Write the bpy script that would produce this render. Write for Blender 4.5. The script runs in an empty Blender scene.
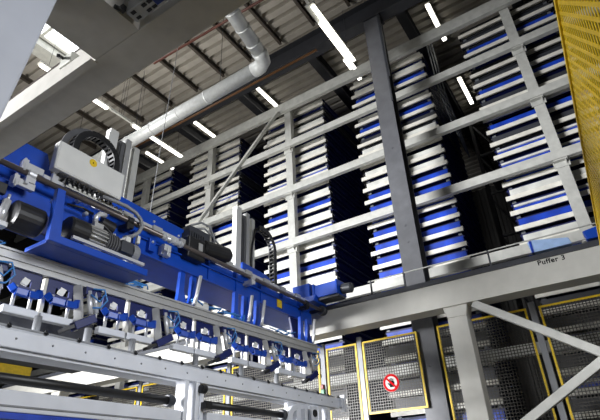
import bpy, bmesh, math, random
from mathutils import Vector, Matrix
random.seed(7)
S = bpy.context.scene
C = S.collection
PI = math.pi

# ------------------------------------------------------------ camera
F = 481.75
cam_d = bpy.data.cameras.new('camera')
cam_d.sensor_fit = 'HORIZONTAL'; cam_d.sensor_width = 36.0
cam_d.lens = F / 600 * 36
cam_d.clip_start = 0.02; cam_d.clip_end = 200
cam = bpy.data.objects.new('camera', cam_d); C.objects.link(cam)
RX = (0.54880593, -0.83489825, -0.04191612)      # image right
RY = (0.39427026, 0.30272975, -0.86770137)       # image down
RZ = (0.73713161, 0.45967337, 0.49531543)        # view direction
cam.matrix_world = Matrix(((RX[0], -RY[0], -RZ[0], 0), (RX[1], -RY[1], -RZ[1], 0),
                           (RX[2], -RY[2], -RZ[2], 0), (0, 0, 0, 1)))
S.camera = cam

# ------------------------------------------------------------ world, light, exposure
w = bpy.data.worlds.new('world'); S.world = w; w.use_nodes = True
bg = w.node_tree.nodes['Background']
bg.inputs[0].default_value = (0.93, 0.96, 1.0, 1); bg.inputs[1].default_value = 0.04

def area(name, loc, target, sx, sy, power, col=(1, 1, 1), spread=180):
    l = bpy.data.lights.new(name, 'AREA'); l.shape = 'RECTANGLE'; l.size = sx; l.size_y = sy
    l.energy = power; l.color = col; l.spread = math.radians(spread)
    o = bpy.data.objects.new(name, l); C.objects.link(o); o.location = loc
    o.rotation_euler = (Vector(target) - Vector(loc)).to_track_quat('-Z', 'Y').to_euler()
    return o
area('fill_rack_front', (-8.5, 11.5, 2.3), (9.8, 5.0, 0.6), 6, 3.0, 1400, (0.97, 0.98, 1.0), 64)  # added fill from behind the camera for the rack fronts, no gate there
area('fill_gantry_front', (2.4, -3.6, 3.3), (2.8, 4.0, 1.5), 3.2, 2.4, 120, (0.92, 0.95, 1.0), 95)  # unseen fill lamp added on the right, brightens gantry and conveyor fronts
area('fill_ceiling', (1.8, 9.8, 3.6), (4.6, 8.2, 11), 3, 2.5, 170, (1.0, 0.97, 0.92), 95)  # extra lamp out of view, put in to brighten the left ceiling
area('daylight_rooflight', (0.5, 7.5, 10.6), (5, 4.5, 1), 8, 3, 90, (0.95, 0.97, 1.0), 170)
S.view_settings.view_transform = 'Standard'; S.view_settings.look = 'None'
S.view_settings.gamma = 1; S.view_settings.use_curve_mapping = False
S.view_settings.exposure = 0.0
ZF = -0.685                                       # the floor, below the eye at z = 0

# ------------------------------------------------------------ materials
def srgb(r, g, b):
    f = lambda c: c / 12.92 if c <= .04045 else ((c + .055) / 1.055) ** 2.4
    return (f(r / 255), f(g / 255), f(b / 255), 1)
def mat(name, col, rough=.5, metal=0.0, var=.12, scale=6, bump=0.0, emit=None, spec=.5):
    m = bpy.data.materials.new(name); m.use_nodes = True
    nt = m.node_tree; b = nt.nodes['Principled BSDF']
    b.inputs['Roughness'].default_value = rough; b.inputs['Metallic'].default_value = metal
    b.inputs['Specular IOR Level'].default_value = spec
    tc = nt.nodes.new('ShaderNodeTexCoord'); nz = nt.nodes.new('ShaderNodeTexNoise')
    nz.inputs['Scale'].default_value = scale; nz.inputs['Detail'].default_value = 5
    nt.links.new(tc.outputs['Object'], nz.inputs['Vector'])
    mp = nt.nodes.new('ShaderNodeMapRange')
    mp.inputs[1].default_value = .3; mp.inputs[2].default_value = .7
    mp.inputs[3].default_value = 1 - var; mp.inputs[4].default_value = 1 + var
    nt.links.new(nz.outputs['Fac'], mp.inputs[0])
    mx = nt.nodes.new('ShaderNodeVectorMath'); mx.operation = 'SCALE'
    mx.inputs[0].default_value = col[:3]
    nt.links.new(mp.outputs[0], mx.inputs['Scale'])
    nt.links.new(mx.outputs[0], b.inputs['Base Color'])
    if bump:
        bp = nt.nodes.new('ShaderNodeBump'); bp.inputs['Strength'].default_value = bump
        nt.links.new(nz.outputs['Fac'], bp.inputs['Height']); nt.links.new(bp.outputs[0], b.inputs['Normal'])
    if emit:
        b.inputs['Emission Color'].default_value = (emit[0], emit[1], emit[2], 1)
        b.inputs['Emission Strength'].default_value = emit[3]
    return m
M = dict(
    cream=mat('cream_paint', srgb(198, 196, 188), .45, var=.05),
    rack=mat('light_grey_steel', srgb(186, 186, 180), .4, .0),
    lip=mat('tray_lip_white', srgb(222, 219, 208), .42),
    panel=mat('white_coated_panel', srgb(206, 206, 200), .38, var=.2, scale=3),
    tray_side=mat('tray_side_navy', srgb(16, 26, 84), .5, var=.2, scale=4),
    tray_blue=mat('tray_blue', srgb(20, 62, 175), .4, var=.3, scale=4),
    tray_steel=mat('tray_runner_steel', srgb(120, 124, 130), .4, .3),
    dark=mat('dark_grey_paint', srgb(58, 60, 66), .45),
    column=mat('column_grey_paint', srgb(92, 93, 97), .5, var=.14, scale=5, bump=.05),
    beamdark=mat('roof_steel_dark', srgb(46, 47, 52), .55),
    purlin=mat('purlin_brown_grey', srgb(78, 71, 64), .55),
    roof=mat('roof_sheet_grey', srgb(176, 170, 160), .5, var=.1, scale=2),
    wall=mat('dark_wall_sheet', srgb(52, 51, 49), .6),
    floor=mat('concrete_floor', srgb(86, 85, 81), .6, var=.2, scale=1.5),
    blue=mat('machine_blue', srgb(14, 68, 172), .35, var=.1),
    navy=mat('gripper_blue', srgb(14, 28, 88), .4, var=.15),
    alu=mat('aluminium_profile', srgb(176, 176, 175), .38, .25, var=.08),
    steel=mat('bright_steel', srgb(215, 216, 218), .28, .35, var=.05),
    shaft=mat('dark_shaft_steel', srgb(112, 104, 100), .35, .6),
    black=mat('black_plastic', srgb(26, 26, 28), .45),
    rubber=mat('black_rubber', srgb(18, 18, 20), .6),
    grey=mat('mid_grey_paint', srgb(132, 134, 138), .45),
    box=mat('cabinet_light_grey', srgb(214, 214, 210), .4, var=.04),
    white=mat('conveyor_white', srgb(214, 217, 224), .4, var=.06),
    portal=mat('portal_grey_paint', srgb(190, 187, 180), .5, var=.06, scale=12),
    post=mat('portal_post_light_grey', srgb(182, 186, 196), .5, var=.05),
    yellow=mat('safety_yellow', srgb(226, 190, 24), .45, var=.12, scale=30),
    mesh=mat('dark_wire_mesh', srgb(56, 53, 47), .5, .1),
    galv=mat('galvanised_duct', srgb(200, 202, 200), .4, .2, var=.1, scale=10),
    orange=mat('rust_orange_pipe', srgb(118, 80, 48), .5),
    red=mat('red_pipe', srgb(92, 54, 44), .5),
    tube=mat('lit_tube', (1, 1, 1, 1), .4, emit=(1, .97, .86, 5)),
    sky=mat('lit_rooflight', (1, 1, 1, 1), .4, emit=(.93, .97, 1, 3.2)),
    fixture=mat('fixture_white', srgb(200, 200, 192), .45),
    bellows=mat('grey_bellows', srgb(92, 92, 94), .5),
    hose=mat('blue_air_hose', srgb(60, 128, 196), .35),
    film=mat('pale_blue_film', srgb(168, 196, 236), .25, var=.12),
    switchred=mat('switch_red', srgb(120, 44, 44), .4),
    signred=mat("sign_red", srgb(168, 14, 22), .9, var=.02, spec=.05),
    signwhite=mat("sign_white", srgb(190, 190, 184), .9, var=.02, spec=.05),
    ink=mat('black_print', srgb(18, 18, 20), .9, var=.02, spec=.05),
    green=mat('green_plastic', srgb(44, 104, 74), .4),
    lcd=mat('blue_display', srgb(36, 56, 130), .3),
)

# ------------------------------------------------------------ mesh helpers
class MB:
    def __init__(s): s.v = []; s.f = []; s.sm = []; s.st = []
    def add(s, vs, fs, smooth=False):
        n = len(s.v); s.st.append((n, len(s.f))); s.v += [Vector(v) for v in vs]
        for f in fs: s.f.append([i + n for i in f]); s.sm.append(smooth)
        return s
    def box(s, x0, x1, y0, y1, z0, z1):
        x0, x1 = sorted((x0, x1)); y0, y1 = sorted((y0, y1)); z0, z1 = sorted((z0, z1))
        return s.add([(x, y, z) for x in (x0, x1) for y in (y0, y1) for z in (z0, z1)],
                     [(0, 1, 3, 2), (4, 6, 7, 5), (0, 4, 5, 1), (2, 3, 7, 6), (0, 2, 6, 4), (1, 5, 7, 3)])
    def bar(s, p, q, wd, ht, up=(0, 0, 1)):          # box along p-q
        p = Vector(p); q = Vector(q); d = (q - p).normalized()
        u = Vector(up); a = d.cross(u)
        if a.length < 1e-4: a = d.cross(Vector((1, 0, 0)))
        a.normalize(); u = a.cross(d)
        vs = [e + a * i * wd / 2 + u * j * ht / 2 for e in (p, q) for i in (-1, 1) for j in (-1, 1)]
        return s.add(vs, [(0, 1, 3, 2), (4, 6, 7, 5), (0, 4, 5, 1), (2, 3, 7, 6), (0, 2, 6, 4), (1, 5, 7, 3)])
    def rings(s, pts, rad, n=12, cap=True):           # swept tube along pts with a radius per point
        pts = [Vector(p) for p in pts]
        if not isinstance(rad, (list, tuple)): rad = [rad] * len(pts)
        base = len(s.v); a = None; vs = []
        for i, p in enumerate(pts):
            d = (pts[min(i + 1, len(pts) - 1)] - pts[max(i - 1, 0)])
            if d.length < 1e-6: d = Vector((0, 0, 1))
            d.normalize()
            if a is None:
                a = d.cross(Vector((0, 0, 1)))
                if a.length < 1e-3: a = d.cross(Vector((1, 0, 0)))
            a = (a - d * a.dot(d)).normalized(); b = d.cross(a)
            for k in range(n):
                t = 2 * PI * k / n
                vs.append(p + (a * math.cos(t) + b * math.sin(t)) * rad[i])
        fs = []
        for i in range(len(pts) - 1):
            for k in range(n):
                fs.append((i * n + k, i * n + (k + 1) % n, (i + 1) * n + (k + 1) % n, (i + 1) * n + k))
        s.add(vs, fs, True)
        if cap:
            m = len(pts) - 1
            s.f.append([base + k for k in range(n)][::-1]); s.sm.append(False)
            s.f.append([base + m * n + k for k in range(n)]); s.sm.append(False)
        return s
    def cyl(s, p, q, r, n=16): return s.rings([p, q], r, n)
    def lathe(s, p, q, prof, n=20):                   # prof: (fraction along p-q, radius)
        p = Vector(p); q = Vector(q); d = (q - p)
        a = d.cross(Vector((0, 0, 1)))
        if a.length < 1e-3: a = d.cross(Vector((1, 0, 0)))
        a.normalize(); b = d.normalized().cross(a); vs = []; fs = []
        for t, r in prof:
            for k in range(n):
                g = 2 * PI * k / n
                vs.append(p + d * t + (a * math.cos(g) + b * math.sin(g)) * r)
        for i in range(len(prof) - 1):
            for k in range(n):
                fs.append((i * n + k, i * n + (k + 1) % n, (i + 1) * n + (k + 1) % n, (i + 1) * n + k))
        fs.append(tuple(range(n))[::-1]); m = (len(prof) - 1) * n; fs.append(tuple(m + k for k in range(n)))
        return s.add(vs, fs)
    def prism(s, poly, axis, a0, a1):                 # polygon extruded along an axis
        def P(u, v, a): return {'x': (a, u, v), 'y': (u, a, v), 'z': (u, v, a)}[axis]
        n = len(poly)
        vs = [P(u, v, a0) for u, v in poly] + [P(u, v, a1) for u, v in poly]
        fs = [tuple(range(n)), tuple(range(n, 2 * n))[::-1]] + [(i, (i + 1) % n, n + (i + 1) % n, n + i) for i in range(n)]
        return s.add(vs, fs)
    def each(s, name, m, parent, bevel=0.0):          # every added shape becomes a part of its own
        st = s.st + [(len(s.v), len(s.f))]; out = []
        for (v0, f0), (v1, f1) in zip(st, st[1:]):
            b = MB(); b.v = s.v[v0:v1]; b.f = [[i - v0 for i in f] for f in s.f[f0:f1]]; b.sm = s.sm[f0:f1]
            out.append(b.build(name, m, parent, bevel))
        return out
    def build(s, name, m, parent=None, bevel=0.0, origin=None):
        if parent is None:
            if origin is None:
                mn = [min(v[i] for v in s.v) for i in range(3)]; mxx = [max(v[i] for v in s.v) for i in range(3)]
                origin = ((mn[0] + mxx[0]) / 2, (mn[1] + mxx[1]) / 2, mn[2])
            o0 = Vector(origin)
        else:
            o0 = Vector(parent['_o'])
        me = bpy.data.meshes.new(name)
        me.from_pydata([tuple(v - o0) for v in s.v], [], s.f)
        me.polygons.foreach_set('use_smooth', s.sm)
        bm = bmesh.new(); bm.from_mesh(me); bmesh.ops.recalc_face_normals(bm, faces=bm.faces); bm.to_mesh(me); bm.free()
        me.materials.append(m)
        o = bpy.data.objects.new(name, me); C.objects.link(o)
        o['_o'] = tuple(o0)
        if parent is None: o.location = o0
        else: o.parent = parent
        if bevel:
            b = o.modifiers.new('bevel', 'BEVEL'); b.width = bevel; b.segments = 2; b.limit_method = 'ANGLE'; b.angle_limit = .7
        return o
def thing(name, loc, label, cat, group=None):
    o = bpy.data.objects.new(name, None); C.objects.link(o); o.location = loc; o['_o'] = tuple(loc)
    o.empty_display_size = .1
    return tag(o, label, cat, group)
def tag(o, label, cat, group=None):
    o['label'] = label; o['category'] = cat
    if group: o['group'] = group
    return o
def struct(o): o['kind'] = 'structure'; return o
def copy_tree(o, loc, label, group=None):
    r = o.copy(); C.objects.link(r); r.location = loc; r['label'] = label; r['_o'] = tuple(loc)
    if group: r['group'] = group
    for ch in list(o.children):
        c = ch.copy(); C.objects.link(c); c.parent = r
        for g in list(ch.children):
            d = g.copy(); C.objects.link(d); d.parent = c
    return r
ORD = ['first', 'second', 'third', 'fourth', 'fifth', 'sixth', 'seventh', 'eighth', 'ninth', 'tenth', 'eleventh',
       'twelfth', 'thirteenth', 'fourteenth', 'fifteenth', 'sixteenth', 'seventeenth', 'eighteenth', 'nineteenth',
       'twentieth', 'twenty-first', 'twenty-second', 'twenty-third', 'twenty-fourth', 'twenty-fifth', 'twenty-sixth',
       'twenty-seventh', 'twenty-eighth', 'twenty-ninth', 'thirtieth', 'thirty-first', 'thirty-second']
def arc(cx, cz, r, a0, a1, n, y):                     # arc in the XZ plane
    return [(cx + r * math.cos(a0 + (a1 - a0) * i / n), y, cz + r * math.sin(a0 + (a1 - a0) * i / n)) for i in range(n + 1)]

# ------------------------------------------------------------ the hall
ZR = 11.15
struct(MB().box(-12, 20.2, -9, 22, ZF - .2, ZF).build('floor', M['floor']))
rf = MB(); x = -4.0; top = []
per, dp = .3, .15
while x < 20.0:
    top += [(x, ZR), (x + .18, ZR), (x + .19, ZR + dp), (x + .29, ZR + dp)]; x += per
top.append((x, ZR))
vs = [(u, y, z) for u, z in top for y in (-9, 22)] + [(u, y, z + .06) for u, z in top for y in (-9, 22)]
n = len(top); fs = []
for i in range(n - 1):
    # rooflight opening is covered by its own window, the sheet runs on above it
    fs.append((2 * i, 2 * i + 1, 2 * i + 3, 2 * i + 2)); o2 = 2 * n
    fs.append((o2 + 2 * i, o2 + 2 * i + 2, o2 + 2 * i + 3, o2 + 2 * i + 1))
rf.add(vs, fs); struct(rf.build('ceiling', M['roof']))
bw = MB(); y = -9; prof = []
while y < 22:
    prof += [(20, y), (20, y + .14), (19.95, y + .18), (19.95, y + .28)]; y += .32
vs = [(a, b, z) for a, b in prof for z in (ZF, ZR)]
bw.add(vs, [(2 * i, 2 * i + 1, 2 * i + 3, 2 * i + 2) for i in range(len(prof) - 1)])
bw.box(20.02, 20.2, -9, 22, ZF, ZR); struct(bw.build('wall_back', M['wall']))
struct(MB().box(-4, 20.2, 22, 22.2, ZF, ZR).build('wall_left', M['wall']))
struct(MB().box(-4, 20.2, -9.2, -9, ZF, ZR).build('wall_right', M['wall']))
# rooflight
g = MB().box(2.6, 5.9, 8.4, 10.6, ZR - .05, ZR - .03).build('window_1', M['sky']); struct(g)
fr = MB()
for yy in (8.37, 10.63): fr.box(2.5, 6.0, yy - .04, yy + .04, ZR - .1, ZR - .005)
for xx in (2.55, 4.0, 5.95): fr.box(xx - .04, xx + .04, 8.4, 10.6, ZR - .1, ZR - .005)
fr.build('window_frame', M['fixture'], g)
struct(MB().box(2.5, 6.0, 10.7, 11.15, ZR - .35, ZR - .003).build('trim_1', M['fixture']))

# roof steel
def ibeam_y(x, wd, y0, y1, z0, z1, t=.03):
    b = MB(); b.box(x - wd / 2, x + wd / 2, y0, y1, z0, z0 + t); b.box(x - wd / 2, x + wd / 2, y0, y1, z1 - t, z1)
    b.box(x - .012, x + .012, y0, y1, z0 + t, z1 - t); return b
def ibeam_x(y, wd, x0, x1, z0, z1, t=.025):
    b = MB(); b.box(x0, x1, y - wd / 2, y + wd / 2, z0, z0 + t); b.box(x0, x1, y - wd / 2, y + wd / 2, z1 - t, z1)
    b.box(x0, x1, y - .012, y + .012, z0 + t, z1 - t); return b
tag(ibeam_y(8.2, .32, -8.9, 21.9, 10.2, 10.86).build('roof_girder', M['beamdark']),
    'long dark steel roof girder resting on the dark column', 'beam')
py = [3.15, 4.25, 5.38, 6.48, 7.53, 8.63, 9.78, 11.15, 12.5, 13.7]
for i, yy in enumerate(py):
    tag(ibeam_x(yy, .08, -3.5, 8.03, ZR - .16, ZR - .004).build('roof_purlin', M['purlin']),
        f'thin dark roof purlin left of the girder, {ORD[i]} counted from the big double lamp leftwards', 'purlin',
        'roof purlins on the near side of the girder')
for i, yy in enumerate([-.6, 2.08, 4.83, 7.5, 10.2, 12.9, 15.6]):
    tag(ibeam_x(yy, .26, 8.37, 19.94, ZR - .42, ZR - .004, .03).build('roof_joist', M['beamdark']),
        f'thick dark roof joist above the tray stacks, {ORD[i]} counted from the right', 'beam',
        'thick roof joists above the rack')
# building column
col = thing('building_column', (8.22, 2.66, ZF), 'dark grey steel column in front of the second tray stack from the right', 'column')
b = MB(); b.box(8.06, 8.085, 2.47, 2.85, ZF + .02, 10.16); b.box(8.36, 8.385, 2.47, 2.85, ZF + .02, 10.16)
b.box(8.085, 8.36, 2.65, 2.67, ZF + .02, 10.16); b.build('shaft', M['column'], col)
MB().box(7.98, 8.46, 2.38, 2.94, ZF, ZF + .02).build('base_plate', M['column'], col)
MB().box(8.02, 8.42, 2.42, 2.90, 10.16, 10.2).build('cap_plate', M['beamdark'], col)
c = MB(); c.box(8.0, 8.055, 2.44, 2.47, 7.3, 10.1); c.box(8.0, 8.055, 2.405, 2.43, 8.0, 10.1); c.each('conduit', M['dark'], col)
c = MB()
for z in (1.62, 3.9, 4.25, 6.1): c.cyl((8.045, 2.66, z), (8.062, 2.66, z), .022, 8)
c.each('bolt', M['column'], col)

# ducts and pipes
d = thing('ventilation_duct', (6.45, 8.0, 8.33), 'silver round ventilation duct hanging under the roof with an elbow', 'duct')
pts = [(6.62, 13.5, 8.5), (6.45, 4.75, 8.5)]
b = MB().cyl(pts[0], (6.46, 5.1, 8.5), .17, 20)
for k in range(1, 8):
    yy = 5.6 + k * 1.0; xx = 6.46 + (yy - 5.1) * .019
    b.lathe((xx, yy - .025, 8.5), (xx, yy + .025, 8.5), [(0, .172), (.3, .185), (.7, .185), (1, .172)])
b.build('straight_run', M['galv'], d)
MB().rings([(6.46, 5.12, 8.5), (6.45, 4.92, 8.5), (6.36, 4.77, 8.5), (6.2, 4.70, 8.5), (6.05, 4.68, 8.5)], .176, 20).build('elbow', M['galv'], d)
b = MB().cyl((6.07, 4.68, 8.5), (3.2, 4.2, 8.5), .16, 20)
for k in range(6):
    xx = 5.8 - k * .45; yy = 4.2 + (xx - 3.2) * .167
    b.lathe((xx - .02, yy - .003, 8.5), (xx + .02, yy + .003, 8.5), [(0, .162), (.5, .175), (1, .162)])
b.build('branch_run', M['galv'], d)
for yy in (6.2, 9.4, 12.4):
    xx = 6.46 + (yy - 5.1) * .019
    MB().cyl((xx, yy, 8.66), (xx, yy, ZR - .002), .007, 6).build('hanger_rod', M['dark'], d)
MB().cyl((4.6, 4.434, 8.65), (4.6, 4.434, ZR - .002), .007, 6).build('hanger_rod', M['dark'], d)
def pipe(name, pts, r, m, label, hang):
    p = thing(name, pts[0], label, 'pipe'); MB().rings(pts, r, 10).build('run', m, p)
    for q in hang: MB().cyl((q[0], q[1], q[2] + r * .8), (q[0], q[1], ZR - .002), .008, 6).build('hanger', M['dark'], p)
pipe('sprinkler_pipe', [(7.95, 13.5, 9.95), (7.95, 4.2, 9.95)], .035, M['orange'],
     'thin orange pipe running below the roof girder beside the duct', [(7.95, 10, 9.95), (7.95, 6.2, 9.95)])
pipe('heating_pipe', [(6.1, 8.4, 10.45), (6.3, 2.0, 10.45)], .035, M['red'],
     'thin red-brown pipe close under the ribbed roof', [(6.12, 7.8, 10.45), (6.2, 5.0, 10.45)])
tag(MB().rings([(5.73, 7.0, ZR - .01), (5.70, 7.0, 9.2), (5.58, 7.0, 6.75), (5.50, 7.0, 4.2)], .008, 6).build('hanging_cable', M['grey']),
    'thin pale cable hanging from the roof in front of the duct', 'cable')

# ------------------------------------------------------------ ceiling lamps (trunking along X)
def lamp(y, x0, x1, z, label, big=False, group='lamps under the roof'):
    t = thing('ceiling_lamp', ((x0 + x1) / 2, y, z), label, 'lamp', group)
    wd = .115 if big else .075
    MB().box(x0 - .05, x1 + .05, y - wd, y + wd, z + .045, z + .10).build('housing', M['fixture'], t, .008)
    if big:
        MB().box(x0, x1, y - .10, y - .005, z, z + .045).build('light_tube', M['tube'], t, .012)
        MB().box(x0 + .5, x1 + .25, y + .005, y + .09, z, z + .045).build('light_tube', M['tube'], t, .012)
    else:
        MB().box(x0, x1, y - .055, y + .055, z, z + .045).build('light_tube', M['tube'], t, .012)
    for xx in (x0 + .2, x1 - .2):
        MB().cyl((xx, y, z + .1), (xx, y, ZR - .002), .005, 6).build('suspension_rod', M['dark'], t)
    return t
def trunk(y, x0, x1, z, label):
    t = thing('lamp_trunking', (x0, y, z), label, 'trunking')
    MB().box(x0, x1, y - .035, y + .035, z, z + .07).build('rail', M['fixture'], t)
    for k in range(3):
        xx = x0 + .3 + (x1 - x0 - .6) * k / 2
        MB().cyl((xx, y, z + .07), (xx, y, ZR - .002), .005, 6).build('suspension_rod', M['dark'], t)
lamp(3.42, 6.35, 8.35, 9.35, 'big bright double lamp left of the dark column top', True)
trunk(3.42, 3.0, 6.28, 9.40, 'white lamp trunking leading up to the big double lamp')
lamp(9.9, 6.8, 8.75, 9.4, 'long bright lamp above the first motor beam, left of the tray stacks')
trunk(9.9, 5.98, 6.73, 9.45, 'white lamp trunking between the two leftmost lamps')
lamp(9.9, 3.9, 5.9, 9.4, 'short lit lamp end showing beside the grey portal girder')
for (y, xs, lab) in ((1.42, (9.2, 10.65), 'small lamp right of the dark column at the top edge'),
                     (1.55, (12.4, 13.85), 'lamp in the dark gap between the two rightmost tray stacks'),
                     (7.0, (8.85, 10.3), 'small lamp above the rack left of the big double lamp'),
                     (9.75, (9.05, 10.5), 'small lamp above the rack right of the long bright lamp'),
                     (12.4, (9.25, 10.6), 'small lamp just behind the long bright lamp'),
                     (4.15, (9.6, 10.6), 'lamp tip showing under the end of the big double lamp')):
    lamp(y, xs[0], xs[1], 10.98 if y != 4.15 else 10.98, lab)

# ------------------------------------------------------------ rack front: uprights, rails, brace
UY = [-.22, 3.05, 6.25, 9.4, 12.6, 15.8]
RZS = [10.15, 8.66, 7.1, 5.48, 3.72, 1.9]
names_u = ['rightmost pale rack upright, beside the yellow mesh guard', 'pale rack upright hidden behind the dark column',
           'pale rack upright third from the right, tall in the middle of the photo', 'pale rack upright fourth from the right, foot of the slanting brace',
           'pale rack upright fifth from the right, behind the long lamp', 'pale rack upright furthest to the left']
for i, yy in enumerate(UY):
    u = thing('rack_upright', (9.62, yy, ZF), names_u[i], 'upright', 'rack uprights')
    b = MB(); b.box(9.55, 9.58, yy - .11, yy + .11, ZF, 10.42); b.box(9.58, 9.72, yy - .11, yy - .08, ZF, 10.42)
    b.box(9.58, 9.72, yy + .08, yy + .11, ZF, 10.42); b.build('channel', M['rack'], u, .006)
    for z in RZS[1:]:
        k = MB(); k.box(9.53, 9.549, yy - .15, yy + .15, z - .24, z + .12); k.box(9.43, 9.53, yy - .13, yy + .13, z - .125, z - .101)
        k.prism([(9.44, z - .125), (9.53, z - .125), (9.53, z - .22)], 'y', yy - .1, yy - .08)
        k.build('bracket', M['rack'], u)
names_r = ['topmost rack rail of double profile under the lamps', 'second rack rail from the top', 'third rack rail from the top',
           'fourth rack rail from the top', 'fifth rack rail, just above the lettered girder', 'lowest rack rail, behind the wire mesh fence']
for i, z in enumerate(RZS):
    t = thing('rack_rail', (9.46, 7, z - .1), names_r[i] + ', running across all stacks', 'rail', 'rack rails')
    if i == 0:
        b = MB(); b.box(9.40, 9.525, -6, 21, z - .2, z - .02); b.build('lower_profile', M['rack'], t, .008)
        b = MB(); b.box(9.44, 9.53, -6, 21, z - .0, z + .18); b.build('upper_profile', M['rack'], t, .008)
    else:
        b = MB(); b.box(9.40, 9.525, -6, 21, z - .1, z + .1); b.build('profile', M['rack'], t, .008)
br = thing('rack_brace', (9.36, 7.8, 7.1), 'pale slanting brace between the third and fourth rack upright', 'brace')
MB().bar((9.34, 6.45, 9.95), (9.34, 9.5, 7.15), .07, .1, (1, 0, 0)).build('tube', M['rack'], br)
b = MB(); b.box(9.385, 9.399, 6.3, 6.6, 9.96, 10.1); b.box(9.385, 9.399, 9.35, 9.65, 7.02, 7.18); b.each('end_plate', M['rack'], br)

# ------------------------------------------------------------ tray stacks
PITCH = .355
W = 2.14
def make_tray(kind):
    t = thing('storage_tray', (9.95, 0, 0), '', 'tray')
    b = MB().box(0.05 + 9.95, 12.4, .03, W - .03, .06, PITCH)
    b.box(10.0, 12.4, .0, .03, .10, .13); b.box(10.0, 12.4, W - .03, W, .10, .13)
    b.box(10.0, 12.4, .0, .03, PITCH - .05, PITCH - .02); b.box(10.0, 12.4, W - .03, W, PITCH - .05, PITCH - .02)
    b.build('tray_body', M['tray_side'] if kind != 'empty' else M['dark'], t)
    for y0, y1 in ((.04, .12), (W - .12, W - .04)):
        MB().box(10.0, 12.4, y0, y1, 0, .06).build('runner', M['tray_steel'], t)
    p = [(9.84, .02), (9.84, .12), (9.85, .13), (9.99, .13), (9.99, .10), (9.865, .10), (9.865, .02)]
    l = MB().prism(p, 'y', -.04, W + .04)
    l.build('front_lip', M['lip'], t)
    m = MB()
    for y0 in (-.035, W - .005): m.box(9.87, 9.99, y0, y0 + .04, .02, .16)
    m.each('end_hook', M['black'], t)
    if kind == 'blue':
        MB().box(9.93, 9.995, .02, W - .06, .131, .30).build('front_panel', M['tray_blue'], t)
    elif kind == 'white':
        MB().box(9.89, 9.995, .02, W - .06, .131, .285).build('front_panel', M['panel'], t, .01)
    elif kind == 'strip':
        MB().box(9.93, 9.995, .02, W - .06, .131, .22).build('front_panel', M['tray_blue'], t)
        MB().box(9.89, 9.995, .02, W - .06, .222, .27).build('white_strip', M['panel'], t)
    elif kind == 'empty':
        MB().box(9.97, 9.995, .02, W - .06, .131, .18).build('front_panel', M['dark'], t)
    return t
proto = {k: make_tray(k) for k in ('blue', 'white', 'strip', 'empty')}
used = set()
word = {'blue': 'blue-fronted', 'white': 'white-fronted', 'strip': 'blue-and-white striped', 'empty': 'dark empty'}
K = {'b': 'blue', 'w': 'white', 's': 'strip', 'e': 'empty'}
stacks = [(-1.2, 'eebweebesbessswsbwbbbeebeseebee', 'rightmost stack'),
          (2.02, 'wwbwwbewwwwbbsbbbbbwbbeseebesee', 'stack behind the dark column'),
          (5.2, 'wewwwwwswwbwswwbwbbwbbeseebseeb', 'middle stack at the tall upright'),
          (8.42, 'wwwwewswwbwwswwbwwwbwsbwwbwbwwb', 'stack behind the slanting brace'),
          (11.6, 'wbwwwswbwwwbwswwbwwbwswbwwbwbww', 'second stack from the left'),
          (14.75, 'wwbwswwbwwwbwswwbwwbwswbwwbwbww', 'leftmost stack')]
NL = 31
for (y0, seq, nm) in stacks:
    for k in range(NL):
        kind = K[seq[k]]
        z = ZF + PITCH * (NL - 1 - k)
        dx = random.uniform(-.015, .015)
        lab = f'{word[kind]} storage tray, {ORD[k]} from the top of the {nm}'
        if kind in used:
            copy_tree(proto[kind], (9.95 + dx, y0, z), lab, 'storage trays in the tall rack')
        else:
            used.add(kind); p = proto[kind]; p.location = (9.95 + dx, y0, z); p['label'] = lab
            p['group'] = 'storage trays in the tall rack'
# dark mast of the stacker in the gap
t = thing('stacker_mast', (14, 1.45, ZF), 'dark lattice mast in the gap between the two rightmost stacks', 'mast')
b = MB(); b.box(13.9, 14.05, 1.1, 1.2, ZF, 10.4); b.box(13.9, 14.05, 1.75, 1.85, ZF, 10.4); b.build('column', M['beamdark'], t)
for i in range(7):
    z = ZF + 1 + i * 1.45
    MB().bar((14, 1.2, z), (14, 1.75, z + 1.3 * (1 if i % 2 else .9)), .06, .06).build('diagonal', M['dark'], t)
    MB().box(13.96, 14.04, 1.2, 1.75, z - .06, z).build('rung', M['grey'], t)
t = thing('cable_loom', (10.5, 1.75, 6.9), 'thin silver cable loom hanging beside the stack behind the dark column', 'cable')
for k in range(3):
    MB().rings([(10.2 + .12 * k, 1.88 - .05 * k, ZR - .01), (10.2 + .12 * k, 1.84 - .05 * k, 9.0), (10.3 + .12 * k, 1.75 - .05 * k, 8.0), (10.8 + .15 * k, 1.66, 7.2)], .02, 6).build('cable', M['tray_steel'], t)

# ------------------------------------------------------------ the lettered runway girder
t = thing('runway_girder', (7.1, 4, ZF), 'pale grey crane runway girder lettered Puffer 3 with braced legs', 'girder')
MB().box(7.0, 7.26, -2.5, 14, 2.2, 2.57).build('girder', M['cream'], t, .012)
MB().box(6.97, 7.29, -2.5, 14, 2.185, 2.205).build('bottom_flange', M['cream'], t)
MB().box(6.985, 7.16, -2.5, 14, 2.571, 2.63).build('rail', M['dark'], t)
MB().box(7.03, 7.10, -2.5, 14, 2.63, 2.66).build('rail_head', M['dark'], t)
MB().box(7.16, 7.3, -2.5, 3.3, 2.571, 2.70).build('cable_tray', M['dark'], t)
MB().cyl((7.22, -2.4, 2.97), (7.22, 3.2, 2.97), .012, 8).build('guide_wire', M['rack'], t)
for yy in (-2.3, -.9, 1.18, 2.55, 3.15):
    MB().box(7.205, 7.235, yy - .012, yy + .012, 2.70, 2.98).build('wire_post', M['dark'], t)
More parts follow.
